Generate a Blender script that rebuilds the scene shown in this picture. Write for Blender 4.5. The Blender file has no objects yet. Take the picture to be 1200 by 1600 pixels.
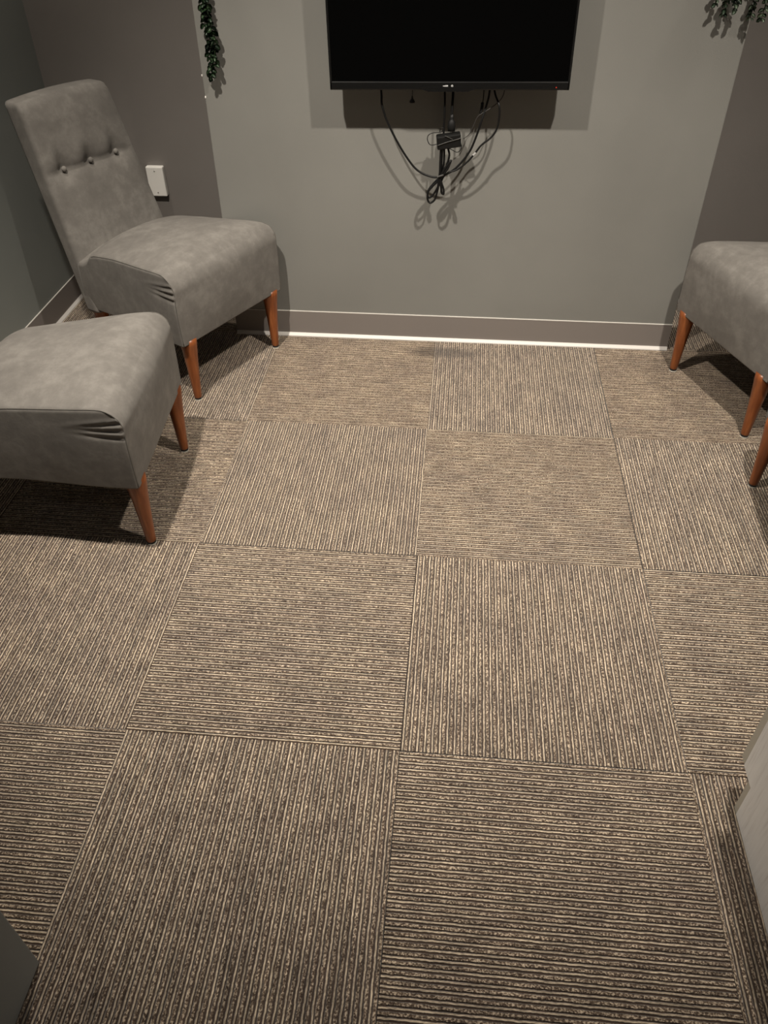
import bpy, bmesh, math, random
from mathutils import Vector, Matrix
random.seed(7)
scn = bpy.context.scene
COL = scn.collection

# ---------------------------------------------------------------- camera
PITCH, YAW, ROLL, FPX = 0.711425, -0.095897, -0.0073653, 1229.447
CAM = Vector((0.67006, -2.780646, 1.503373))
cy, sy, cp, sp = math.cos(YAW), math.sin(YAW), math.cos(PITCH), math.sin(PITCH)
fwd = Vector((sy*cp, cy*cp, -sp)); right = Vector((cy, -sy, 0)); up = right.cross(fwd)
cr, sr = math.cos(ROLL), math.sin(ROLL)
rx = right*cr + up*sr; ux = up*cr - right*sr
cam_d = bpy.data.cameras.new('camera'); cam = bpy.data.objects.new('camera', cam_d); COL.objects.link(cam)
cam_d.sensor_fit = 'VERTICAL'; cam_d.sensor_height = 36.0; cam_d.lens = FPX/1600*36.0
cam_d.clip_start = 0.02
cam.matrix_world = Matrix(((rx.x, ux.x, -fwd.x, CAM.x), (rx.y, ux.y, -fwd.y, CAM.y), (rx.z, ux.z, -fwd.z, CAM.z), (0, 0, 0, 1)))
scn.camera = cam

# ---------------------------------------------------------------- world, lights, exposure
world = bpy.data.worlds.new('world'); scn.world = world; world.use_nodes = True
world.node_tree.nodes['Background'].inputs['Color'].default_value = (0.5, 0.5, 0.52, 1)
world.node_tree.nodes['Background'].inputs['Strength'].default_value = 0.02
scn.view_settings.view_transform = 'Standard'; scn.view_settings.look = 'None'
scn.view_settings.gamma = 1.0; scn.view_settings.use_curve_mapping = False
scn.view_settings.exposure = 0.55
CEIL = 2.76
LAMPS = [((-0.163, -1.52, CEIL-0.035), 235, (0.30, -0.72, 0)), ((1.377, -1.52, CEIL-0.035), 205, (0.98, -0.72, 0))]
SIDE = [((-0.62, -0.12, CEIL-0.035), 42), ((2.05, -0.20, CEIL-0.035), 48)]
WARM = (1.0, 0.915, 0.80)
for i, (p, e, aim) in enumerate(LAMPS):
    l = bpy.data.lights.new('downlight_lamp', 'SPOT'); l.energy = e; l.color = WARM
    l.spot_size = math.radians(82); l.spot_blend = 1.0; l.shadow_soft_size = 0.035
    lo = bpy.data.objects.new('downlight_lamp', l); lo.location = p; lo.rotation_euler = (Vector(aim)-Vector(p)).to_track_quat('-Z', 'Y').to_euler(); COL.objects.link(lo)
for p, e in SIDE:
    l = bpy.data.lights.new('side_lamp', 'SPOT'); l.energy = e; l.color = WARM
    l.spot_size = math.radians(88); l.spot_blend = 1.0; l.shadow_soft_size = 0.05
    lo = bpy.data.objects.new('side_lamp', l); lo.location = p; COL.objects.link(lo)
HALL_FILL = [((0.42, -3.2, CEIL-0.035), 7)]  # unseen fill lamp, added to brighten the cabinet and jamb
for p, e in HALL_FILL:
    l = bpy.data.lights.new('hall_fill', 'SPOT'); l.energy = e; l.color = (0.9, 0.95, 1.0)
    l.spot_size = math.radians(150); l.spot_blend = 0.9; l.shadow_soft_size = 0.06
    lo = bpy.data.objects.new('hall_fill', l); lo.location = p; COL.objects.link(lo)

# ---------------------------------------------------------------- helpers
def tag(o, label=None, cat=None, group=None, kind=None):
    for k, v in (('label', label), ('category', cat), ('group', group), ('kind', kind)):
        if v: o[k] = v
    return o
def link(o, parent=None):
    COL.objects.link(o)
    if parent: o.parent = parent
    return o
def obj(name, bm, mat, parent=None, smooth=False):
    me = bpy.data.meshes.new(name); bmesh.ops.recalc_face_normals(bm, faces=bm.faces[:]); bm.to_mesh(me); bm.free()
    if mat: me.materials.append(mat)
    if smooth:
        for p in me.polygons: p.use_smooth = True
    return link(bpy.data.objects.new(name, me), parent)
def empty(name, loc=(0, 0, 0), rz=0):
    o = bpy.data.objects.new(name, None); o.empty_display_size = .05
    o.location = loc; o.rotation_euler = (0, 0, rz); COL.objects.link(o); return o
def add_box(bm, x0, x1, y0, y1, z0, z1, bev=0.0, seg=2):
    r = bmesh.ops.create_cube(bm, size=1.0)
    vs = r['verts']
    for v in vs:
        v.co = Vector(((x0+x1)/2+v.co.x*(x1-x0), (y0+y1)/2+v.co.y*(y1-y0), (z0+z1)/2+v.co.z*(z1-z0)))
    if bev > 0:
        es = list({e for v in vs for e in v.link_edges})
        bmesh.ops.bevel(bm, geom=es, offset=bev, segments=seg, affect='EDGES', profile=0.5)
def box(name, x0, x1, y0, y1, z0, z1, mat, parent=None, bev=0.0, seg=2):
    bm = bmesh.new(); add_box(bm, x0, x1, y0, y1, z0, z1, bev, seg); return obj(name, bm, mat, parent)
def add_lathe(bm, prof, n=24, M=None):
    rings = []
    for r, z in prof:
        if r < 1e-6: rings.append([bm.verts.new((0, 0, z))])
        else: rings.append([bm.verts.new((r*math.cos(2*math.pi*k/n), r*math.sin(2*math.pi*k/n), z)) for k in range(n)])
    for a, b in zip(rings, rings[1:]):
        if len(a) == 1 and len(b) == 1: continue
        for k in range(n):
            j = (k+1) % n
            if len(a) == 1: bm.faces.new((a[0], b[k], b[j]))
            elif len(b) == 1: bm.faces.new((a[k], a[j], b[0]))
            else: bm.faces.new((a[k], a[j], b[j], b[k]))
    if M:
        for rg in rings:
            for v in rg: v.co = M @ v.co
def catmull(P, n=8):
    P = [Vector(p) for p in P]; Q = [P[0]*2-P[1]] + P + [P[-1]*2-P[-2]]; out = []
    for i in range(1, len(Q)-2):
        a, b, c, d = Q[i-1:i+3]
        for k in range(n):
            t = k/n
            out.append(0.5*((2*b)+(c-a)*t+(2*a-5*b+4*c-d)*t*t+(-a+3*b-3*c+d)*t**3))
    out.append(P[-1]); return out
def add_tube(bm, P, r, n=8, smooth=8, caps=True):
    pts = catmull(P, smooth) if smooth else [Vector(p) for p in P]
    rings = []; nrm = None
    for i, p in enumerate(pts):
        t = (pts[min(i+1, len(pts)-1)]-pts[max(i-1, 0)])
        t = t.normalized() if t.length > 1e-9 else Vector((0, 0, 1))
        if nrm is None: nrm = t.orthogonal().normalized()
        else:
            nrm = nrm - t*nrm.dot(t); nrm = nrm.normalized() if nrm.length > 1e-6 else t.orthogonal().normalized()
        b = t.cross(nrm)
        rings.append([bm.verts.new(p+(nrm*math.cos(2*math.pi*k/n)+b*math.sin(2*math.pi*k/n))*r) for k in range(n)])
    for a, c in zip(rings, rings[1:]):
        for k in range(n):
            j = (k+1) % n; bm.faces.new((a[k], a[j], c[j], c[k]))
    if caps: bm.faces.new(rings[0][::-1]); bm.faces.new(rings[-1])

# ---------------------------------------------------------------- materials
def mat(name, col, rough=0.7, metal=0.0, spec=0.5, **kw):
    m = bpy.data.materials.new(name); m.use_nodes = True; nt = m.node_tree; b = nt.nodes['Principled BSDF']
    b.inputs['Base Color'].default_value = (*col, 1); b.inputs['Roughness'].default_value = rough
    b.inputs['Metallic'].default_value = metal; b.inputs['Specular IOR Level'].default_value = spec
    for k, v in kw.items(): b.inputs[k.replace('_', ' ')].default_value = v
    return m
def N(nt, t, **props):
    n = nt.nodes.new(t)
    for k, v in props.items(): setattr(n, k, v)
    return n
def math_n(nt, op, a, b=None, c=None):
    n = N(nt, 'ShaderNodeMath', operation=op)
    for i, v in enumerate((a, b, c)):
        if v is None: continue
        if isinstance(v, (int, float)): n.inputs[i].default_value = v
        else: nt.links.new(v, n.inputs[i])
    return n.outputs[0]
def noise(nt, vec, scale, detail=3, rough=0.5, vscale=None):
    if vscale:
        m = N(nt, 'ShaderNodeMapping'); m.inputs['Scale'].default_value = vscale; nt.links.new(vec, m.inputs['Vector']); vec = m.outputs[0]
    n = N(nt, 'ShaderNodeTexNoise'); n.inputs['Scale'].default_value = scale; n.inputs['Detail'].default_value = detail
    n.inputs['Roughness'].default_value = rough; nt.links.new(vec, n.inputs['Vector']); return n.outputs['Fac']
def ramp(nt, fac, stops):
    r = N(nt, 'ShaderNodeValToRGB'); e = r.color_ramp.elements
    while len(e) > 1: e.remove(e[-1])
    e[0].position = stops[0][0]; e[0].color = (*stops[0][1], 1)
    for p, c in stops[1:]:
        x = e.new(p); x.color = (*c, 1)
    nt.links.new(fac, r.inputs[0]); return r.outputs[0]
def mix(nt, fac, a, b, mode='MIX'):
    n = N(nt, 'ShaderNodeMix', data_type='RGBA', blend_type=mode)
    if isinstance(fac, (int, float)): n.inputs[0].default_value = fac
    else: nt.links.new(fac, n.inputs[0])
    for i, v in ((6, a), (7, b)):
        if isinstance(v, tuple): n.inputs[i].default_value = (*v, 1)
        else: nt.links.new(v, n.inputs[i])
    return n.outputs[2]
def bump(nt, h, strength, dist):
    b = N(nt, 'ShaderNodeBump'); b.inputs['Strength'].default_value = strength; b.inputs['Distance'].default_value = dist
    nt.links.new(h, b.inputs['Height']); nt.links.new(b.outputs[0], nt.nodes['Principled BSDF'].inputs['Normal'])

def paint(name, col, rough=0.55, var=0.06):
    m = mat(name, col, rough, spec=0.35); nt = m.node_tree; b = nt.nodes['Principled BSDF']
    tc = N(nt, 'ShaderNodeTexCoord').outputs['Object']
    n1 = noise(nt, tc, 2.2, 3, 0.5)
    c = ramp(nt, n1, [(0.3, tuple(v*(1-var) for v in col)), (0.7, tuple(v*(1+var) for v in col))])
    nt.links.new(c, b.inputs['Base Color'])
    n2 = noise(nt, tc, 260, 2, 0.6); bump(nt, n2, 0.25, 0.0012)
    return m
M_wall = paint('wall_paint', (0.200, 0.198, 0.184))
M_wall_far = paint('wall_paint_taupe', (0.205, 0.188, 0.175))
M_wall_left = paint('wall_paint_blue_grey', (0.215, 0.228, 0.215), 0.42)
M_jamb = paint('wall_paint_slate', (0.33, 0.35, 0.348), 0.5)
M_ceil = mat('ceiling_white', (0.86, 0.84, 0.81), 0.9)
M_base = mat('vinyl_base', (0.205, 0.182, 0.168), 0.5, spec=0.4)
M_base_highlight = mat('vinyl_edge_highlight', (0.55, 0.53, 0.49), 0.5)
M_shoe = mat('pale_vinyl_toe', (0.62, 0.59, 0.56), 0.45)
M_under = mat('subfloor', (0.05, 0.042, 0.035), 0.95)

PITCHR = 0.6096/38
def carpet():
    m = mat('ribbed_carpet', (0.4, 0.33, 0.26), 0.95, spec=0.1); nt = m.node_tree; b = nt.nodes['Principled BSDF']
    b.inputs['Sheen Weight'].default_value = 0.25; b.inputs['Sheen Roughness'].default_value = 0.5
    tco = N(nt, 'ShaderNodeTexCoord'); tc = tco.outputs['Object']
    oi = N(nt, 'ShaderNodeObjectInfo')
    off = N(nt, 'ShaderNodeVectorMath', operation='ADD'); nt.links.new(tc, off.inputs[0])
    comb = N(nt, 'ShaderNodeCombineXYZ'); r10 = math_n(nt, 'MULTIPLY', oi.outputs['Random'], 37.0)
    for i in range(3): nt.links.new(r10, comb.inputs[i])
    nt.links.new(comb.outputs[0], off.inputs[1]); v = off.outputs[0]
    # ribs run along local X; period across local Y
    s = N(nt, 'ShaderNodeSeparateXYZ'); nt.links.new(tc, s.inputs[0])
    wob = noise(nt, v, 45, 4, 0.7)
    y = math_n(nt, 'MULTIPLY_ADD', wob, 0.0050, s.outputs['Y'])
    t = math_n(nt, 'FRACT', math_n(nt, 'DIVIDE', math_n(nt, 'ADD', y, 0.6096-0.0025), PITCHR))
    # smooth light yarn around .25, looped yarn around .72
    def hump(c, w):
        d = math_n(nt, 'ABSOLUTE', math_n(nt, 'SUBTRACT', t, c))
        mr = N(nt, 'ShaderNodeMapRange', interpolation_type='SMOOTHSTEP'); nt.links.new(d, mr.inputs[0])
        mr.inputs[1].default_value = w*0.5; mr.inputs[2].default_value = w; mr.inputs[3].default_value = 1; mr.inputs[4].default_value = 0
        return mr.outputs[0]
    light = hump(0.25, 0.15); loop = hump(0.72, 0.27)
    tuft = noise(nt, v, 1.0, 2, 0.6, (260, 330, 1))          # single loops
    tuft2 = noise(nt, v, 1.0, 1, 0.5, (140, 500, 1))
    streak = noise(nt, v, 1.0, 3, 0.6, (14, 110, 1))         # yarn streaks along the rib
    patch = noise(nt, v, 9, 3, 0.55)
    c_light = ramp(nt, tuft2, [(0.3, (0.31, 0.25, 0.185)), (0.65, (0.60, 0.495, 0.37))])
    c_loop = ramp(nt, tuft, [(0.36, (0.065, 0.043, 0.031)), (0.5, (0.20, 0.150, 0.110)), (0.63, (0.60, 0.49, 0.37))])
    base = mix(nt, loop, (0.078, 0.052, 0.039), c_loop)
    base = mix(nt, light, base, c_light)
    st = ramp(nt, streak, [(0.3, (0.5, 0.5, 0.5)), (0.7, (1.3, 1.3, 1.3))])
    pt = ramp(nt, patch, [(0.35, (0.86, 0.85, 0.86)), (0.65, (1.08, 1.08, 1.06))])
    base = mix(nt, 0.8, base, st, 'MULTIPLY'); base = mix(nt, 1.0, base, pt, 'MULTIPLY')
    # old stain on the floor in front of the wall
    g = N(nt, 'ShaderNodeNewGeometry'); sx = N(nt, 'ShaderNodeSeparateXYZ'); nt.links.new(g.outputs['Position'], sx.inputs[0])
    dx = math_n(nt, 'DIVIDE', math_n(nt, 'SUBTRACT', sx.outputs['X'], 0.63), 0.15)
    dy = math_n(nt, 'DIVIDE', math_n(nt, 'ADD', sx.outputs['Y'], 0.095), 0.05)
    rr = math_n(nt, 'ADD', math_n(nt, 'MULTIPLY', dx, dx), math_n(nt, 'MULTIPLY', dy, dy))
    rr = math_n(nt, 'ADD', rr, math_n(nt, 'MULTIPLY', patch, 0.9))
    ms = N(nt, 'ShaderNodeMapRange', interpolation_type='SMOOTHSTEP'); nt.links.new(rr, ms.inputs[0])
    ms.inputs[1].default_value = 0.5; ms.inputs[2].default_value = 1.5; ms.inputs[3].default_value = 0.6; ms.inputs[4].default_value = 0
    base = mix(nt, ms.outputs[0], base, (0.04, 0.03, 0.025))
    nt.links.new(base, b.inputs['Base Color'])
    h = math_n(nt, 'ADD', math_n(nt, 'MULTIPLY', loop, math_n(nt, 'MULTIPLY_ADD', tuft, 0.9, 0.2)), math_n(nt, 'MULTIPLY', light, 0.8))
    bump(nt, h, 1.0, 0.003)
    return m
M_carpet = carpet()

def suede():
    m = mat('grey_suede', (0.2, 0.185, 0.165), 0.82, spec=0.25); nt = m.node_tree; b = nt.nodes['Principled BSDF']
    b.inputs['Sheen Weight'].default_value = 0.1; b.inputs['Sheen Roughness'].default_value = 0.45; b.inputs['Sheen Tint'].default_value = (1, 0.97, 0.92, 1)
    tco = N(nt, 'ShaderNodeTexCoord'); tc = tco.outputs['Object']
    n1 = noise(nt, tc, 7, 5, 0.65); n2 = noise(nt, tc, 28, 4, 0.7)
    f = math_n(nt, 'ADD', math_n(nt, 'MULTIPLY', n1, 0.65), math_n(nt, 'MULTIPLY', n2, 0.35))
    c = ramp(nt, f, [(0.36, (0.128, 0.119, 0.109)), (0.5, (0.150, 0.140, 0.128)), (0.64, (0.188, 0.177, 0.162))])
    nt.links.new(c, b.inputs['Base Color'])
    w = noise(nt, tc, 900, 1, 0.5); h = math_n(nt, 'ADD', math_n(nt, 'MULTIPLY', w, 0.15), n2)
    bump(nt, h, 0.22, 0.003)
    return m
M_suede = suede()
M_seam = mat('seam_thread', (0.10, 0.09, 0.08), 0.8)
def wood():
    m = mat('cherry_leg', (0.3, 0.09, 0.03), 0.32, spec=0.5); nt = m.node_tree; b = nt.nodes['Principled BSDF']
    tc = N(nt, 'ShaderNodeTexCoord').outputs['Object']
    n = noise(nt, tc, 1.0, 4, 0.6, (70, 70, 7))
    c = ramp(nt, n, [(0.3, (0.14, 0.038, 0.011)), (0.55, (0.235, 0.070, 0.020)), (0.75, (0.32, 0.11, 0.034))])
    nt.links.new(c, b.inputs['Base Color']); return m
M_wood = wood()
M_rubber = mat('black_rubber', (0.012, 0.011, 0.011), 0.6)
M_pad = mat('pale_felt_pad', (0.5, 0.48, 0.43), 0.9)
M_black = mat('tv_gloss_black', (0.006, 0.006, 0.006), 0.22, spec=0.5)
M_screen = mat('tv_screen', (0.0015, 0.0015, 0.0015), 0.3, spec=0.04)
M_mattblk = mat('black_plastic', (0.007, 0.007, 0.007), 0.5, spec=0.25)
M_cable = mat('black_cable', (0.006, 0.006, 0.006), 0.45, spec=0.25)
M_greyc = mat('dark_grey_cable', (0.03, 0.028, 0.026), 0.45)
M_mark = mat('silver_print', (0.5, 0.5, 0.5), 0.4)
M_led = mat('red_led', (0.2, 0.01, 0.005), 0.4, Emission_Color=(1, 0.08, 0.03, 1), Emission_Strength=0.25)
M_steel = mat('bright_steel', (0.8, 0.8, 0.8), 0.15, 1.0)
M_white = mat('white_plastic', (0.86, 0.84, 0.80), 0.35)
M_chip = mat('plaster_chip', (0.8, 0.78, 0.74), 0.9)
M_dark = mat('dark_hole', (0.01, 0.01, 0.01), 0.8)
def oak():
    m = mat('whitewashed_oak', (0.6, 0.58, 0.55), 0.5); nt = m.node_tree; b = nt.nodes['Principled BSDF']
    tc = N(nt, 'ShaderNodeTexCoord').outputs['Object']
    n = noise(nt, tc, 1.0, 5, 0.65, (55, 55, 4.5)); n2 = noise(nt, tc, 1.0, 3, 0.6, (260, 260, 12))
    f = math_n(nt, 'ADD', math_n(nt, 'MULTIPLY', n, 0.6), math_n(nt, 'MULTIPLY', n2, 0.4))
    c = ramp(nt, f, [(0.36, (0.74, 0.725, 0.71)), (0.47, (0.88, 0.87, 0.86)), (0.62, (0.93, 0.925, 0.915))])
    nt.links.new(c, b.inputs['Base Color']); bump(nt, n2, 0.12, 0.001); return m
M_oak = oak()
M_oakedge = mat('oak_edge_band', (0.52, 0.49, 0.42), 0.5)
def leafm(name, a, c2):
    m = mat(name, a, 0.45, spec=0.5); nt = m.node_tree; b = nt.nodes['Principled BSDF']
    oi = N(nt, 'ShaderNodeObjectInfo'); c = ramp(nt, oi.outputs['Random'], [(0.0, a), (1.0, c2)])
    nt.links.new(c, b.inputs['Base Color']); return m
M_leaf = leafm('vine_leaf_green', (0.008, 0.024, 0.010), (0.035, 0.075, 0.028))
M_leaf2 = leafm('vine_leaf_sage', (0.03, 0.055, 0.032), (0.13, 0.17, 0.11))
M_stem = mat('vine_stem', (0.03, 0.05, 0.02), 0.6)
M_lens = mat('lamp_lens', (0.9, 0.9, 0.9), 0.4, Emission_Color=(1, 0.86, 0.68, 1), Emission_Strength=6.0)

# ---------------------------------------------------------------- room shell
XL, XR, YF, YB = -0.9266, 2.45, -4.1, 0.42
S = 0.6096
PX0, PX1 = -0.178, 1.495
def struct(o): return tag(o, kind='structure')
floor = struct(box('floor', XL-0.1, XR+0.1, YF-0.1, YB+0.1, -0.09, -0.006, M_under))
struct(box('ceiling', XL-0.1, XR+0.1, YF-0.1, YB+0.1, CEIL, CEIL+0.1, M_ceil))
struct(box('wall_left', XL-0.1, XL, YF-0.1, YB+0.1, 0, CEIL, M_wall_left))
struct(box('wall_right', XR, XR+0.1, YF-0.1, YB+0.1, 0, CEIL, M_wall_far))
struct(box('wall_far', XL, XR, YB, YB+0.1, 0, CEIL, M_wall_far))
wall_back = struct(box('wall_back', PX0, PX1, 0.0, YB, 0, CEIL, M_wall, bev=0.003, seg=2))
struct(box('wall_rear', XL, XR, YF-0.1, YF, 0, CEIL, M_ceil))
struct(box('wall_front', XL, 0.0095, YF, -2.3055, 0, CEIL, M_jamb, bev=0.004, seg=3))
# chips where the corner bead shows
def chip(name, x, y, z, s, parent, m=M_chip):
    bm = bmesh.new(); r = bmesh.ops.create_icosphere(bm, subdivisions=1, radius=s)
    for v in r['verts']: v.co = Vector((v.co.x*0.7+x, v.co.y*0.7+y, v.co.z*1.4+z))
    return obj(name, bm, m, parent)
chip('paint_chip', PX0+0.002, -0.0002, 0.851, 0.0035, wall_back); chip('paint_chip', PX0+0.0, 0.0, 0.915, 0.003, wall_back)

# carpet tiles: a corrugated loop pile sheet each
def tile_mesh():
    bm = bmesh.new(); n = 38; h = S/2-0.0003; prof = []
    for k in range(n):
        y0 = -S/2+k*PITCHR
        for t, z in ((0.0, -0.0015), (0.13, -0.0002), (0.25, 0.0), (0.38, -0.0004), (0.46, -0.0015), (0.56, -0.0005), (0.72, -0.0001), (0.9, -0.0006)):
            prof.append((y0+t*PITCHR, z))
    prof.append((S/2, -0.0015))
    prof = [(max(-h, min(h, y)), z) for y, z in prof]
    prof = [(-h, -0.006)] + prof + [(h, -0.006)]
    a = [bm.verts.new((-h, y, z)) for y, z in prof]; c = [bm.verts.new((h, y, z)) for y, z in prof]
    for i in range(len(prof)-1): bm.faces.new((a[i], a[i+1], c[i+1], c[i]))
    bm.faces.new(a); bm.faces.new(c[::-1])
    bmesh.ops.recalc_face_normals(bm, faces=bm.faces[:])
    me = bpy.data.meshes.new('carpet_tile'); bm.to_mesh(me); bm.free(); me.materials.append(M_carpet)
    return me
tm = tile_mesh()
for i in range(-2, 5):
    for j in range(-1, 7):
        x = (i+0.5)*S; y = -(j+0.5)*S
        if x-S/2 > XR or x+S/2 < XL: continue
        o = bpy.data.objects.new('carpet_tile', tm); COL.objects.link(o); o.parent = floor
        horiz = (i+j) % 2 == 0
        o.location = (x+random.uniform(-.001, .001), y+random.uniform(-.001, .001), random.uniform(-0.0006, 0.0))
        o.rotation_euler = (0, 0, (0 if horiz else math.pi/2)+(math.pi if random.random() < .5 else 0)+random.uniform(-.0012, .0012))

# vinyl cove base: panel, slim top lip with its highlight painted pale, pale toe on the carpet
BH = 0.1035
def base_run(name, a, b, nx, ny, toe=True):
    """a, b: ends on the wall line; (nx, ny): direction into the room"""
    root = empty(name, (0, 0, 0)); struct(root)
    def pr(nm, prof, m):
        bm = bmesh.new()
        A = [bm.verts.new((a[0]+nx*d, a[1]+ny*d, z)) for d, z in prof]
        B = [bm.verts.new((b[0]+nx*d, b[1]+ny*d, z)) for d, z in prof]
        k = len(prof)
        for i in range(k): bm.faces.new((A[i], A[(i+1) % k], B[(i+1) % k], B[i]))
        bm.faces.new(A); bm.faces.new(B[::-1]); return obj(nm, bm, m, root)
    pr('base_panel', [(0.0, 0.013), (0.0042, 0.013), (0.0036, 0.020), (0.0032, BH-0.002), (0.0, BH-0.002)], M_base)
    pr('top_lip', [(0.0, BH-0.002), (0.0036, BH-0.002), (0.0034, BH+0.0002), (0.0, BH+0.0008)], M_base_highlight)
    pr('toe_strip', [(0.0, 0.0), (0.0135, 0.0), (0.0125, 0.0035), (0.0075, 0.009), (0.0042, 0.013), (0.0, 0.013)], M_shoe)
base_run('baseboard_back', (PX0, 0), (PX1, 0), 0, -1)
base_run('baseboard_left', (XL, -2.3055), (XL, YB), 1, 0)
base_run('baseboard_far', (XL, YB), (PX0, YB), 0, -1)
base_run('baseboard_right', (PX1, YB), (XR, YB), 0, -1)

# recessed ceiling lights (fixtures above the frame; the rear one is an added fill)
for nm, p, side in [('ceiling_light', LAMPS[0][0], 'left'), ('ceiling_light', LAMPS[1][0], 'right'), ('ceiling_light', HALL_FILL[0][0], 'added rear fill'), ('ceiling_light', SIDE[0][0], 'left recess'), ('ceiling_light', SIDE[1][0], 'right recess')]:
    r = empty(nm, (p[0], p[1], CEIL))
    tag(r, 'round recessed ceiling downlight, the %s one' % side, 'lamp')
    bm = bmesh.new(); add_lathe(bm, [(0.055, -0.001), (0.085, -0.001), (0.087, -0.006), (0.075, -0.010), (0.055, -0.006), (0.055, -0.001)], 32); obj('trim_ring', bm, M_white, r, True)
    bm = bmesh.new(); add_lathe(bm, [(0.0, -0.003), (0.054, -0.003), (0.054, -0.001), (0.0, -0.001)], 32); obj('lens', bm, M_lens, r)

# ---------------------------------------------------------------- chairs
W2, ZB, ZT, YFR, YBK = 0.259, 0.226, 0.42, 0.022, -0.45
def sstep(a, b, x):
    t = max(0, min(1, (x-a)/(b-a))); return t*t*(3-2*t)
SEAM = [(-0.50, 0.385), (-0.45, 0.39), (-0.425, 0.402), (-0.405, 0.425), (-0.38, 0.434), (-0.28, 0.447), (-0.17, 0.456), (-0.06, 0.465), (0.03, 0.467)]
def lerp_tab(tab, x):
    if x <= tab[0][0]: return tab[0][1]
    for (a, va), (b, vb) in zip(tab, tab[1:]):
        if x <= b: return va+(vb-va)*(x-a)/(b-a)
    return tab[-1][1]
RF = 0.06
def seat_map(a, b, c):
    """a across [-1,1], b depth [-1 back, 1 front], c height [-1,1] -> chair space"""
    x = a*W2; y = -0.475+(b+1)/2*(YFR+0.475)
    zt = lerp_tab(SEAM, y)
    z = ZB+(c+1)/2*(zt-ZB)
    # waterfall front: round the top front edge
    dy, dz = y-(YFR-RF), z-(zt-RF)
    if dy > 0 and dz > 0:
        m = max(dy, dz); l = math.hypot(dy, dz); k = m/l if l else 1
        y = YFR-RF+dy*k; z = zt-RF+dz*k
    # crisp but slightly soft side edges
    def rnd(p, lim, q, ql, r):
        dp, dq = abs(p)-(lim-r), q-(ql-r)
        if dp > 0 and dq > 0:
            m = max(dp, dq); l = math.hypot(dp, dq); k = m/l
            return math.copysign(lim-r+dp*k, p), ql-r+dq*k
        return p, q
    x, z = rnd(x, W2, z, zt, 0.010)
    x, y = rnd(x, W2, y, YFR, 0.009)
    # cushion crown
    ct = (c+1)/2
    fy = sstep(YFR+0.01, YFR-0.13, y)
    cr_ = 0.032*(1-min(1, abs(x/W2))**2.4)*(0.25+0.75*fy)
    z += cr_*sstep(0.3, 1.0, ct)
    # front bellies out a little
    if b > 0.9: y += 0.012*(1-(x/W2)**2)*math.sin(max(0, min(1, ct))*math.pi)
    # sides
    if abs(a) > 0.93:
        x += math.copysign(0.004*math.sin(ct*math.pi), a)
        # pulled folds under the seam at the front corner: three soft creases fanning back
        f = sstep(-0.15, -0.005, y)*sstep(0.026, 0.014, y)
        yy = y-0.01
        for z0, sl, am in ((0.427, -0.30, 0.0030), (0.407, -0.10, 0.0040), (0.386, 0.08, 0.0034)):
            zz = z0-sl*yy*0.5; u = (z-zz)/0.0065
            x -= math.copysign(am*f*math.exp(-u*u), a)
            u2 = (z-zz-0.010)/0.006; x += math.copysign(am*0.55*f*math.exp(-u2*u2), a)
    # the seat narrows towards the back
    x *= 1-0.155*sstep(0.0, 0.75, (YFR-y)/0.52)
    # underside
    return Vector((x, y, z))
def grid_solid(bm, mapf, A, B, C):
    cache = {}
    def V(a, b, c):
        k = (round(a, 5), round(b, 5), round(c, 5))
        if k not in cache: cache[k] = bm.verts.new(mapf(a, b, c))
        return cache[k]
    def face(f, P, Q):
        for p0, p1 in zip(P, P[1:]):
            for q0, q1 in zip(Q, Q[1:]): bm.faces.new((f(p0, q0), f(p1, q0), f(p1, q1), f(p0, q1)))
    for s in (-1, 1):
        face(lambda u, v: V(s, u, v), B, C); face(lambda u, v: V(u, s, v), A, C); face(lambda u, v: V(u, v, s), A, B)
def lin(n, fine=()):
    s = {round(-1+2*i/n, 5) for i in range(n+1)}; s |= {round(x, 5) for x in fine}; return sorted(s)

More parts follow.
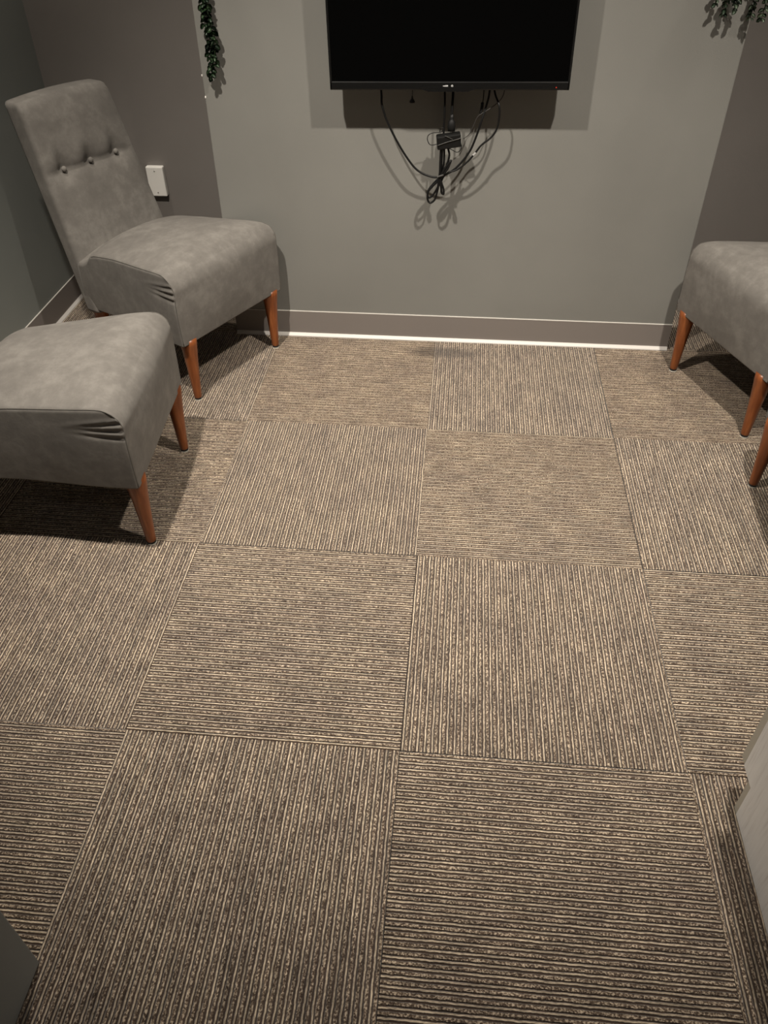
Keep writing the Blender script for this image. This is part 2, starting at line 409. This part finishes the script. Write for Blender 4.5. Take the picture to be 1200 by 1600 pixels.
BKF = [(0.20, -0.418), (0.417, -0.479), (0.90, -0.617)]       # front face y at height z
def back_map(a, b, c):
    z = 0.216+(c+1)/2*(0.862-0.216); t = (z-0.216)/(0.862-0.216)
    hw = 0.225-0.042*t; x = a*hw
    th = 0.052+0.020*t
    yf = lerp_tab(BKF, z); y = yf-th+(b+1)/2*th
    yr = yf-th
    r = 0.016
    # round edges: sides/front and top
    def rc(p, lim, q, ql, r):
        dp, dq = abs(p)-(lim-r), q-(ql-r)
        if dp > 0 and dq > 0:
            m = max(dp, dq); l = math.hypot(dp, dq); k = m/l
            return math.copysign(lim-r+dp*k, p), ql-r+dq*k
        return p, q
    x, y = rc(x, hw, y, yf, r)
    dz = z-(0.862-0.024)
    if dz > 0:
        dyf = y-(yf-0.024)
        if dyf > 0:
            m = max(dz, dyf); l = math.hypot(dz, dyf); k = m/l; z = 0.838+dz*k; y = yf-0.024+dyf*k
        dx = abs(x)-(hw-0.014)
        if dx > 0:
            dz2 = max(0, z-(0.862-0.014)); 
            if dz2 > 0:
                m = max(dx, dz2); l = math.hypot(dx, dz2); k = m/l; x = math.copysign(hw-0.014+dx*k, x); z = 0.848+dz2*k
    z += 0.010*(1-(x/0.2)**2)*sstep(0.75, 0.86, z)
    # padding and tufting on the front
    if b > 0.3:
        w = (b+1)/2
        e = max(0, 1-(abs(x)/hw)**4)
        pad = 0.010*e*sstep(0.864, 0.80, z)
        crease = 0.010*math.exp(-((z-0.655)/0.012)**2)+0.006*math.exp(-((z-0.655)/0.05)**2)
        d = 0
        for bx in (-0.115, 0, 0.115):
            rr = ((x-bx)/0.030)**2+((z-0.659)/0.030)**2
            d += 0.015*math.exp(-rr)
            if z > 0.655:   # vertical pulled dimple above each button
                d += 0.008*math.exp(-((x-bx)/0.018)**2)*math.exp(-((z-0.675)/0.05)**2)
        y += (pad-crease*e-d)*w
    return Vector((x, y, z))

def make_chair(pos, ang, label):
    root = empty('slipper_chair', (pos[0], pos[1], 0), ang-math.pi/2)
    tag(root, label, 'chair', 'grey slipper chairs around the room')
    # local: +y = forward, +x = right
    bm = bmesh.new()
    fx = [1-0.010/W2*k/3 for k in range(1, 5)]; fA = fx+[-v for v in fx]
    grid_solid(bm, seat_map, lin(26, fA), lin(64, [1-0.03*k/4 for k in range(1, 4)]), lin(84, [0.985]))
    seat = obj('seat', bm, M_suede, root, True)
    bm = bmesh.new()
    fB = [0.82, 0.9]
    grid_solid(bm, back_map, lin(40, [0.97, 0.985, -0.97, -0.985]), lin(10), lin(72))
    back = obj('backrest', bm, M_suede, root, True)
    # welt seams along both side edges of the seat, sub-parts
    for s in (-1, 1):
        P = []
        for k in range(0, 29):
            b_ = -0.68+1.68*k/28; v = seat_map(s, b_, 1.0); P.append(Vector((v.x, v.y, v.z)))
        for c in (0.75, 0.5, 0.2, -0.2, -0.6, -0.98):
            v = seat_map(s, 1.0, c); P.append(Vector((v.x-s*0.001, v.y+0.0005, v.z)))
        bm = bmesh.new(); add_tube(bm, P, 0.0014, 6, 3); obj('seam', bm, M_seamf, seat, True)
    for bx in (-0.115, 0, 0.115):
        c = Vector((bx, lerp_tab(BKF, 0.659)-0.009, 0.659))
        tilt = Matrix.Rotation(math.radians(-90+15.5), 4, 'X')
        bm = bmesh.new(); add_lathe(bm, [(0.0, 0.0095), (0.004, 0.009), (0.0075, 0.0068), (0.0095, 0.003), (0.0088, 0.0), (0.006, -0.004), (0, -0.004)], 20, Matrix.Translation(c) @ tilt)
        obj('button', bm, M_suede, back, True)
    for lx, ly, dx, dy in ((0.218, 0.0, -0.002, 0.0), (-0.218, 0.0, 0.002, 0.0), (0.195, -0.50, -0.01, 0.05), (-0.195, -0.50, 0.01, 0.05)):
        bm = bmesh.new(); rings = [(0.0, 0.0), (0.0108, 0.0), (0.0112, 0.004)]
        prof = [(0.0, 0.008), (0.0125, 0.008), (0.0135, 0.012), (0.0155, 0.05), (0.0198, 0.12), (0.0243, 0.18), (0.0280, 0.215), (0.0285, 0.236), (0.0, 0.238)]
        add_lathe(bm, prof, 24)
        for v in bm.verts:
            t = v.co.z/0.226; v.co.x += lx+dx*t; v.co.y += ly+dy*t
        leg = obj('leg', bm, M_wood, root, True)
        bm = bmesh.new(); add_lathe(bm, [(0, 0.0028), (0.0128, 0.0028), (0.0130, 0.0095), (0, 0.0085)], 20, Matrix.Translation((lx, ly, 0))); obj('glide', bm, M_rubber, leg)
        bm = bmesh.new(); add_lathe(bm, [(0, -0.0012), (0.0135, -0.0012), (0.0135, 0.0028), (0, 0.0028)], 20, Matrix.Translation((lx, ly, 0))); obj('felt_pad', bm, M_pad, leg)
    return root
M_seamf = mat('suede_welt', (0.095, 0.088, 0.078), 0.8)
make_chair((-0.104, -0.297), -0.474, 'grey suede slipper chair with three back buttons, standing in the left corner')
make_chair((-0.1502, -1.0114), 0.0724, 'grey suede slipper chair nearest on the left, its backrest cut off by the photo edge')
make_chair((1.5682, -0.3605), -2.7796, 'grey suede slipper chair on the right whose seat stands against the wall corner')
make_chair((1.590, -1.045), 3.072, 'grey slipper chair at the right edge showing little more than one front leg')

# ---------------------------------------------------------------- television
TY = -0.11
tv = empty('television', (0.62, 0, 0.908)); tv.rotation_euler = (0, math.radians(-0.75), 0)
tag(tv, 'black flat screen television mounted on the grey wall', 'television')
TWH, TH = 0.3645, 0.432
bm = bmesh.new(); add_box(bm, -TWH+0.012, TWH-0.012, TY+0.006, TY+0.030, 0.012, TH-0.012); add_box(bm, -0.26, 0.26, TY+0.028, TY+0.055, 0.03, 0.33, 0.008)
obj('back_housing', bm, M_mattblk, tv)
bm = bmesh.new()
BZ = 0.007; BB = 0.024
add_box(bm, -TWH, -TWH+BZ, TY, TY+0.03, 0, TH, 0.002); add_box(bm, TWH-BZ, TWH, TY, TY+0.03, 0, TH, 0.002)
add_box(bm, -TWH, TWH, TY, TY+0.03, TH-BZ, TH, 0.002); add_box(bm, -TWH, TWH, TY, TY+0.03, 0, BB, 0.003)
obj('bezel', bm, M_black, tv)
box('screen', -TWH+BZ-0.001, TWH-BZ+0.001, TY+0.003, TY+0.012, BB-0.001, TH-BZ+0.001, M_screen, tv)
bm = bmesh.new(); vs = [(-0.085, 0.004), (-0.06, -0.0035), (0.06, -0.0035), (0.085, 0.004), (0.085, 0.010), (-0.085, 0.010)]
f = [bm.verts.new((x, TY-0.0025, z)) for x, z in vs]; g = [bm.verts.new((x, TY+0.02, z)) for x, z in vs]
bm.faces.new(f); bm.faces.new(g[::-1])
for i in range(6): bm.faces.new((f[i], g[i], g[(i+1) % 6], f[(i+1) % 6]))
chin = obj('chin', bm, M_black, tv)
bm = bmesh.new()
for x, w, z0, z1 in ((-0.0165, 0.0035, 0.0105, 0.0125), (-0.0125, 0.003, 0.0100, 0.0135), (-0.0085, 0.0032, 0.0098, 0.0142), (-0.0045, 0.0034, 0.0098, 0.0142)):
    add_box(bm, x, x+w, TY-0.0006, TY+0.001, z0, z1, 0.0004, 1)
obj('logo', bm, M_mark, tv)
bm = bmesh.new(); add_lathe(bm, [(0.0014, 0), (0.0032, 0), (0.0032, 0.0012), (0.0014, 0.0012), (0.0014, 0)], 16, Matrix.Translation((0.0115, TY, 0.012)) @ Matrix.Rotation(math.radians(90), 4, 'X'))
obj('badge', bm, M_mark, tv)
bm = bmesh.new(); add_lathe(bm, [(0, 0), (0.0018, 0), (0.0012, 0.001), (0, 0.001)], 12, Matrix.Translation((0.325, TY-0.0002, 0.008)) @ Matrix.Rotation(math.radians(90), 4, 'X'))
obj('standby_light', bm, M_led, tv)
bm = bmesh.new(); add_box(bm, -0.11, 0.11, TY+0.054, -0.012, 0.10, 0.32, 0.004); add_box(bm, -0.14, 0.14, -0.014, 0.0, 0.08, 0.34, 0.002)
obj('wall_mount', bm, M_mattblk, tv)

# ---------------------------------------------------------------- cables below the television
M_greyt = mat("grey_cord", (0.05, 0.048, 0.046), 0.5)
bm = bmesh.new(); add_tube(bm, [(0.4017, -0.050, 0.9648), (0.4095, -0.055, 0.8838), (0.4123, -0.065, 0.8512), (0.4304, -0.065, 0.8009), (0.4616, -0.065, 0.7436), (0.4957, -0.065, 0.6929), (0.5260, -0.065, 0.6592), (0.5605, -0.065, 0.6416), (0.5947, -0.065, 0.6362), (0.6302, -0.065, 0.6493), (0.6627, -0.065, 0.6744), (0.6956, -0.065, 0.7170), (0.7133, -0.065, 0.7602), (0.7280, -0.065, 0.8100), (0.7407, -0.055, 0.8541), (0.7476, -0.050, 0.8931), (0.7472, -0.050, 0.9691)], 0.0034, 8, 8)
tag(obj('cable', bm, M_cable, None, True), 'thick black cable looping from the left under the television to the right', 'cable')
bm = bmesh.new(); add_tube(bm, [(0.7465, -0.050, 0.9777), (0.7633, -0.055, 0.8945), (0.7797, -0.078, 0.8603), (0.7830, -0.078, 0.8236), (0.7778, -0.078, 0.7917), (0.7617, -0.078, 0.7666), (0.7330, -0.078, 0.7430), (0.7124, -0.078, 0.7152), (0.6892, -0.078, 0.6890), (0.6592, -0.078, 0.6662), (0.6303, -0.078, 0.6555), (0.6142, -0.078, 0.6388), (0.6067, -0.078, 0.6138)], 0.003, 8, 8)
tag(obj('cable', bm, M_cable, None, True), 'black cable bulging furthest right before joining the tied bundle', 'cable')
bm = bmesh.new(); add_tube(bm, [(0.6010, -0.050, 0.9673), (0.6084, -0.055, 0.8922), (0.6106, -0.070, 0.8556), (0.6106, -0.070, 0.8092), (0.6104, -0.070, 0.7673)], 0.0032, 8, 8)
tag(obj('cable', bm, M_cable, None, True), 'straight black cord dropping from the television into the left of the power adapter', 'cable')
bm = bmesh.new(); add_tube(bm, [(0.7971, -0.050, 0.9348), (0.7913, -0.060, 0.8888), (0.7757, -0.060, 0.8650), (0.7456, -0.060, 0.8425), (0.7169, -0.060, 0.8235), (0.7028, -0.060, 0.7931), (0.6921, -0.060, 0.7700), (0.6745, -0.060, 0.7562)], 0.0014, 8, 8)
tag(obj('cable', bm, M_greyc, None, True), 'thin dark cord crossing the thick cables from the upper right', 'cable')
r = empty('power_plug', (0.6406, -0.075, 0.7807)); tag(r, 'chunky black power plug on a cord above the right of the power adapter', 'plug')
o_ = Vector((0.6406, -0.075, 0.7807))
bm = bmesh.new(); add_tube(bm, [Vector(p)-o_ for p in [(0.6304, -0.050, 0.9676), (0.6344, -0.060, 0.8937), (0.6341, -0.070, 0.8652), (0.6341, -0.075, 0.8295)]], 0.0042, 10, 6); obj('cord', bm, M_cable, r, True)
bm = bmesh.new(); add_lathe(bm, [(0.0, 0.052), (0.005, 0.052), (0.0062, 0.04), (0.0075, 0.034), (0.0118, 0.030), (0.0128, 0.014), (0.0115, 0.002), (0.0, 0.0)], 16, Matrix.Translation(Vector((0.6346, -0.075, 0.7807))-o_) @ Matrix.Diagonal((1, 0.75, 1, 1))); obj('plug', bm, M_mattblk, r, True)
r = empty('power_adapter', (0.6277, -0.082, 0.7575)); r.rotation_euler = (0.1, math.radians(-7), 0.12)
tag(r, 'black power adapter block hanging among the cables, tied with thin grey cord', 'adapter')
box('adapter_body', -0.0385, 0.0385, -0.014, 0.014, -0.0225, 0.0195, M_mattblk, r, bev=0.004, seg=2)
bm = bmesh.new(); add_tube(bm, [(-0.039, -0.0158, -0.006), (-0.01, -0.0158, 0.0), (0.02, -0.0158, 0.004), (0.039, -0.0155, 0.007)], 0.0014, 6, 4)
add_tube(bm, [(-0.012, -0.0158, 0.021), (0.002, -0.0158, 0.013), (0.012, -0.0158, 0.006)], 0.0012, 6, 4); obj('tie_cord', bm, M_greyt, r, True)
bm = bmesh.new(); add_tube(bm, [(0.6015, -0.088, 0.7509), (0.5853, -0.088, 0.7448), (0.5688, -0.088, 0.7444), (0.5602, -0.088, 0.7578), (0.5618, -0.088, 0.7713), (0.5738, -0.088, 0.7791), (0.5921, -0.088, 0.7814), (0.6042, -0.088, 0.7835), (0.6099, -0.088, 0.7931), (0.6017, -0.088, 0.7948), (0.5981, -0.088, 0.7834)], 0.0013, 8, 8)
tag(obj('thin_cord', bm, M_cable, None, True), 'thin cord loop sticking out left of the power adapter', 'cord')
bm = bmesh.new(); add_tube(bm, [(0.6268, -0.088, 0.7359), (0.6437, -0.088, 0.7284), (0.6563, -0.088, 0.7228), (0.6663, -0.088, 0.7289), (0.6697, -0.088, 0.7406), (0.6648, -0.088, 0.7541)], 0.0013, 8, 8)
tag(obj('thin_cord', bm, M_cable, None, True), 'thin cord loop sticking out under the right end of the power adapter', 'cord')
r = empty('cord_bundle', (0.6057, -0.075, 0.6376)); tag(r, 'bundle of tied black cord hanging below the power adapter in loops', 'cord')
o_ = r.location.copy()
bm = bmesh.new(); add_tube(bm, [Vector(p)-o_ for p in [(0.6078, -0.070, 0.7323), (0.6074, -0.070, 0.6928), (0.6068, -0.070, 0.6565), (0.6057, -0.070, 0.6319), (0.5982, -0.070, 0.6068), (0.5841, -0.070, 0.5813), (0.5693, -0.070, 0.5703), (0.5645, -0.070, 0.5871), (0.5746, -0.070, 0.6063), (0.5911, -0.070, 0.6253), (0.6033, -0.070, 0.6380), (0.6128, -0.070, 0.6647), (0.6156, -0.070, 0.6969), (0.6141, -0.070, 0.7305)]], 0.0034, 8, 7); obj('cord_loop', bm, M_cable, r, True)
bm = bmesh.new(); add_tube(bm, [Vector(p)-o_ for p in [(0.6267, -0.078, 0.7330), (0.6319, -0.078, 0.7096), (0.6250, -0.078, 0.6796), (0.6116, -0.078, 0.6510), (0.5997, -0.078, 0.6302), (0.5812, -0.078, 0.6111), (0.5669, -0.078, 0.5920), (0.5654, -0.078, 0.5687), (0.5745, -0.078, 0.5562), (0.5893, -0.078, 0.5672), (0.5969, -0.078, 0.5927), (0.6022, -0.078, 0.6220)]], 0.0034, 8, 7); obj('cord_loop', bm, M_cable, r, True)
bm = bmesh.new(); add_tube(bm, [Vector(p)-o_ for p in [(0.6389, -0.084, 0.6976), (0.6297, -0.084, 0.6735), (0.6140, -0.084, 0.6488), (0.6041, -0.084, 0.6322), (0.6092, -0.084, 0.6117), (0.6121, -0.084, 0.5930), (0.6187, -0.084, 0.5890), (0.6181, -0.084, 0.6036), (0.6108, -0.084, 0.6242), (0.6059, -0.084, 0.6405), (0.6213, -0.084, 0.6733), (0.6370, -0.084, 0.6936)]], 0.0036, 8, 7); obj('cord_loop', bm, M_cable, r, True)
bm = bmesh.new(); add_tube(bm, [Vector(p)-o_ for p in [(0.6041, -0.084, 0.7343), (0.6037, -0.084, 0.6929), (0.6033, -0.084, 0.6526), (0.6002, -0.084, 0.6239), (0.5989, -0.084, 0.6032)]], 0.0036, 8, 7); obj('cord_loop', bm, M_cable, r, True)
bm = bmesh.new(); add_tube(bm, [Vector(p)-o_ for p in [(0.5954, -0.090, 0.6442), (0.6037, -0.090, 0.6474), (0.6161, -0.090, 0.6518)]], 0.0034, 8, 7); obj('cable_tie', bm, M_greyc, r, True)
r = empty('cable_end', (0.5054, -0.03, 0.8537)); tag(r, 'small black connector dangling on a thread under the left half of the television', 'connector')
bm = bmesh.new(); add_lathe(bm, [(0.0, 0.02), (0.002, 0.019), (0.003, 0.012), (0.0085, 0.004), (0.009, 0.0), (0, 0)], 14); obj('connector', bm, M_mattblk, r, True)
bm = bmesh.new(); add_tube(bm, [(0, 0, 0.018), (0.0005, 0, 0.035), (0, 0.002, 0.075)], 0.0009, 6, 4); obj('thread', bm, M_cable, r, True)
r = empty('signal_cable', (0.7286, -0.05, 0.8564)); tag(r, 'black cable end with a slim plug behind the thick right cable', 'cable')
o_ = r.location.copy()
bm = bmesh.new(); add_tube(bm, [Vector(p)-o_ for p in [(0.7273, -0.045, 0.9504), (0.7301, -0.050, 0.8893), (0.7286, -0.050, 0.8564)]], 0.0018, 8, 5); obj('cord', bm, M_cable, r, True)
bm = bmesh.new(); add_tube(bm, [Vector(p)-o_ for p in [(0.7282, -0.050, 0.8619), (0.7272, -0.052, 0.8477), (0.7245, -0.055, 0.8298)]], 0.0048, 8, 3); obj('plug', bm, M_mattblk, r, True)
bm = bmesh.new(); add_box(bm, -0.006, 0.006, -0.0008, 0.0008, -0.0028, 0.0028, 0.0006, 1)
t_ = obj('cable_glint', bm, M_mark, None); t_.location = (0.7123, -0.0825, 0.7168); t_.rotation_euler = (0.25, math.radians(-48), 0); tag(t_, 'small silver sliver added as the glint on the outer right cable', 'glint')  # pale sliver put in for a glint of light on the cable

# ---------------------------------------------------------------- wall outlet in the left recess
ol = empty('wall_outlet', (-0.548, YB, 0.445)); tag(ol, 'white blank outlet cover box on the recess wall behind the corner chair', 'outlet')
box('plate', -0.035, 0.035, -0.026, 0.0, -0.0575, 0.0575, M_white, ol, bev=0.004, seg=2)
for z in (-0.042, 0.042):
    bm = bmesh.new(); add_lathe(bm, [(0, 0), (0.003, 0), (0.0025, 0.0012), (0, 0.0012)], 12, Matrix.Translation((0, -0.026, z)) @ Matrix.Rotation(math.radians(90), 4, 'X')); obj('screw', bm, M_steel, ol)

# ---------------------------------------------------------------- whitewashed cabinet at the right edge
cb = empty('base_cabinet', (1.296, -1.843, 0)); tag(cb, 'whitewashed oak base cabinet with a toe kick, cut off by the right photo edge', 'cabinet')
CZ = 0.80; L = -0.85; D2 = 0.62
bm = bmesh.new()
vs = [(-0.022, 0.099), (-0.072, 0.099), (-0.072, 0.0), (L, 0.0), (L, CZ), (-0.022, CZ)]
f = [bm.verts.new((0, y, z)) for y, z in vs]; g = [bm.verts.new((0.018, y, z)) for y, z in vs]
bm.faces.new(f); bm.faces.new(g[::-1])
for i in range(6): bm.faces.new((f[i], g[i], g[(i+1) % 6], f[(i+1) % 6]))
obj('side_panel', bm, M_oak, cb)
for k in range(2):
    d = box('door', 0.001+k*D2/2, D2/2-0.002+k*D2/2, -0.021, 0.0, 0.099, CZ-0.004, M_oakedge, cb, bev=0.0012)
    box('handle', (D2/2-0.045 if k == 0 else D2/2+0.035), (D2/2-0.035 if k == 0 else D2/2+0.045), 0.0, 0.028, 0.58, 0.72, M_steel, d, bev=0.003)
box('toe_kick', 0.0005, D2-0.001, -0.0715, -0.056, 0.0, 0.0985, M_oakedge, cb)
box('carcass', 0.018, D2, L, -0.0215, 0.0995, CZ, M_oak, cb)
box('countertop', -0.012, D2+0.01, L-0.01, 0.012, CZ, CZ+0.03, M_oak, cb, bev=0.002)

# ---------------------------------------------------------------- hanging vines
def leaf_mesh(name, m, L=0.0185, Wd=0.0150):
    bm = bmesh.new(); n = 6; rows = []
    for i in range(n+1):
        t = i/n; w = Wd/2*math.sin(math.pi*min(1, t*0.92+0.06))**0.7; zc = 0.0022*math.sin(t*math.pi)
        rows.append([bm.verts.new((-w, t*L, zc+0.0016)), bm.verts.new((0, t*L, zc)), bm.verts.new((w, t*L, zc+0.0016))])
    for a, b in zip(rows, rows[1:]):
        for k in range(2): bm.faces.new((a[k], a[k+1], b[k+1], b[k]))
    r = bmesh.ops.solidify(bm, geom=bm.faces[:], thickness=0.0005)
    me = bpy.data.meshes.new(name); bmesh.ops.recalc_face_normals(bm, faces=bm.faces[:]); bm.to_mesh(me); bm.free(); me.materials.append(m)
    for p in me.polygons: p.use_smooth = True
    return me
LM = leaf_mesh('leaf', M_leaf); LM2 = leaf_mesh('leaf', M_leaf2, 0.0175, 0.0125)
def vine(root, strands, lm, step, spread, seed):
    rnd = random.Random(seed)
    for P in strands:
        bm = bmesh.new(); add_tube(bm, P, 0.0011, 6, 6); obj('stem', bm, M_stem, root, True)
        pts = catmull(P, 24); acc = 0; k = 0
        for a, b in zip(pts, pts[1:]):
            acc += (b-a).length
            if acc < step: continue
            acc = 0; k += 1
            for s in (0, 1):
                o = bpy.data.objects.new('leaf', lm); COL.objects.link(o); o.parent = root
                ang = k*2.4+s*math.pi+rnd.uniform(-.5, .5)
                # leaf points out from the stem, drooping
                d = Vector((math.cos(ang)*spread, math.sin(ang)*0.8*spread, -0.45-rnd.random()*0.5)).normalized()
                nn = (Vector((0, -1, 0.7))+Vector((rnd.uniform(-.8, .8), rnd.uniform(-.3, .3), rnd.uniform(-.5, .5)))).normalized()
                xx = d.cross(nn).normalized(); nn = xx.cross(d).normalized(); sc = rnd.uniform(0.75, 1.2)
                p = b.copy()
                if p.y+d.y*0.013 > -0.003: p.y = -0.005-max(0, d.y)*0.014
                o.matrix_basis = Matrix(((xx.x, d.x, nn.x, p.x), (xx.y, d.y, nn.y, p.y), (xx.z, d.z, nn.z, p.z), (0, 0, 0, 1))) @ Matrix.Scale(sc, 4)
v1 = empty('hanging_vine', (0, 0, 0)); tag(v1, 'dark green leafy vine hanging beside the left corner of the wall', 'vine')
vine(v1, [[(-0.135, -0.02, 1.40), (-0.128, -0.03, 1.25), (-0.130, -0.035, 1.12), (-0.125, -0.035, 1.05), (-0.133, -0.035, 0.97), (-0.137, -0.035, 0.915)],
          [(-0.120, -0.02, 1.40), (-0.118, -0.035, 1.22), (-0.120, -0.04, 1.10), (-0.112, -0.04, 1.02), (-0.118, -0.04, 0.955)],
          [(-0.150, -0.02, 1.40), (-0.140, -0.03, 1.24), (-0.135, -0.03, 1.12), (-0.138, -0.03, 1.04)]], LM, 0.0105, 1.0, 3)
bm = bmesh.new(); add_tube(bm, [(-0.135, 0.0, 1.40), (-0.135, -0.022, 1.40), (-0.135, -0.03, 1.408)], 0.0025, 8, 4); obj('hook', bm, M_steel, v1, True)
v2 = empty('hanging_vine', (0, 0, 0)); tag(v2, 'sage green leafy vine bunch hanging at the top right corner of the photo', 'vine')
vine(v2, [[(1.43, -0.02, 1.40), (1.40, -0.035, 1.28), (1.375, -0.04, 1.18), (1.372, -0.04, 1.118)],
          [(1.43, -0.02, 1.40), (1.42, -0.04, 1.26), (1.405, -0.045, 1.16), (1.400, -0.045, 1.102)],
          [(1.44, -0.02, 1.40), (1.435, -0.04, 1.26), (1.425, -0.05, 1.17), (1.43, -0.05, 1.112)],
          [(1.45, -0.02, 1.40), (1.47, -0.04, 1.28), (1.475, -0.05, 1.18), (1.478, -0.05, 1.095)],
          [(1.45, -0.02, 1.40), (1.49, -0.045, 1.28), (1.505, -0.06, 1.18), (1.507, -0.06, 1.088)]], LM2, 0.0100, 1.0, 5)
bm = bmesh.new(); add_tube(bm, [(1.44, 0.0, 1.40), (1.44, -0.022, 1.40), (1.44, -0.03, 1.408)], 0.0025, 8, 4); obj('hook', bm, M_steel, v2, True)
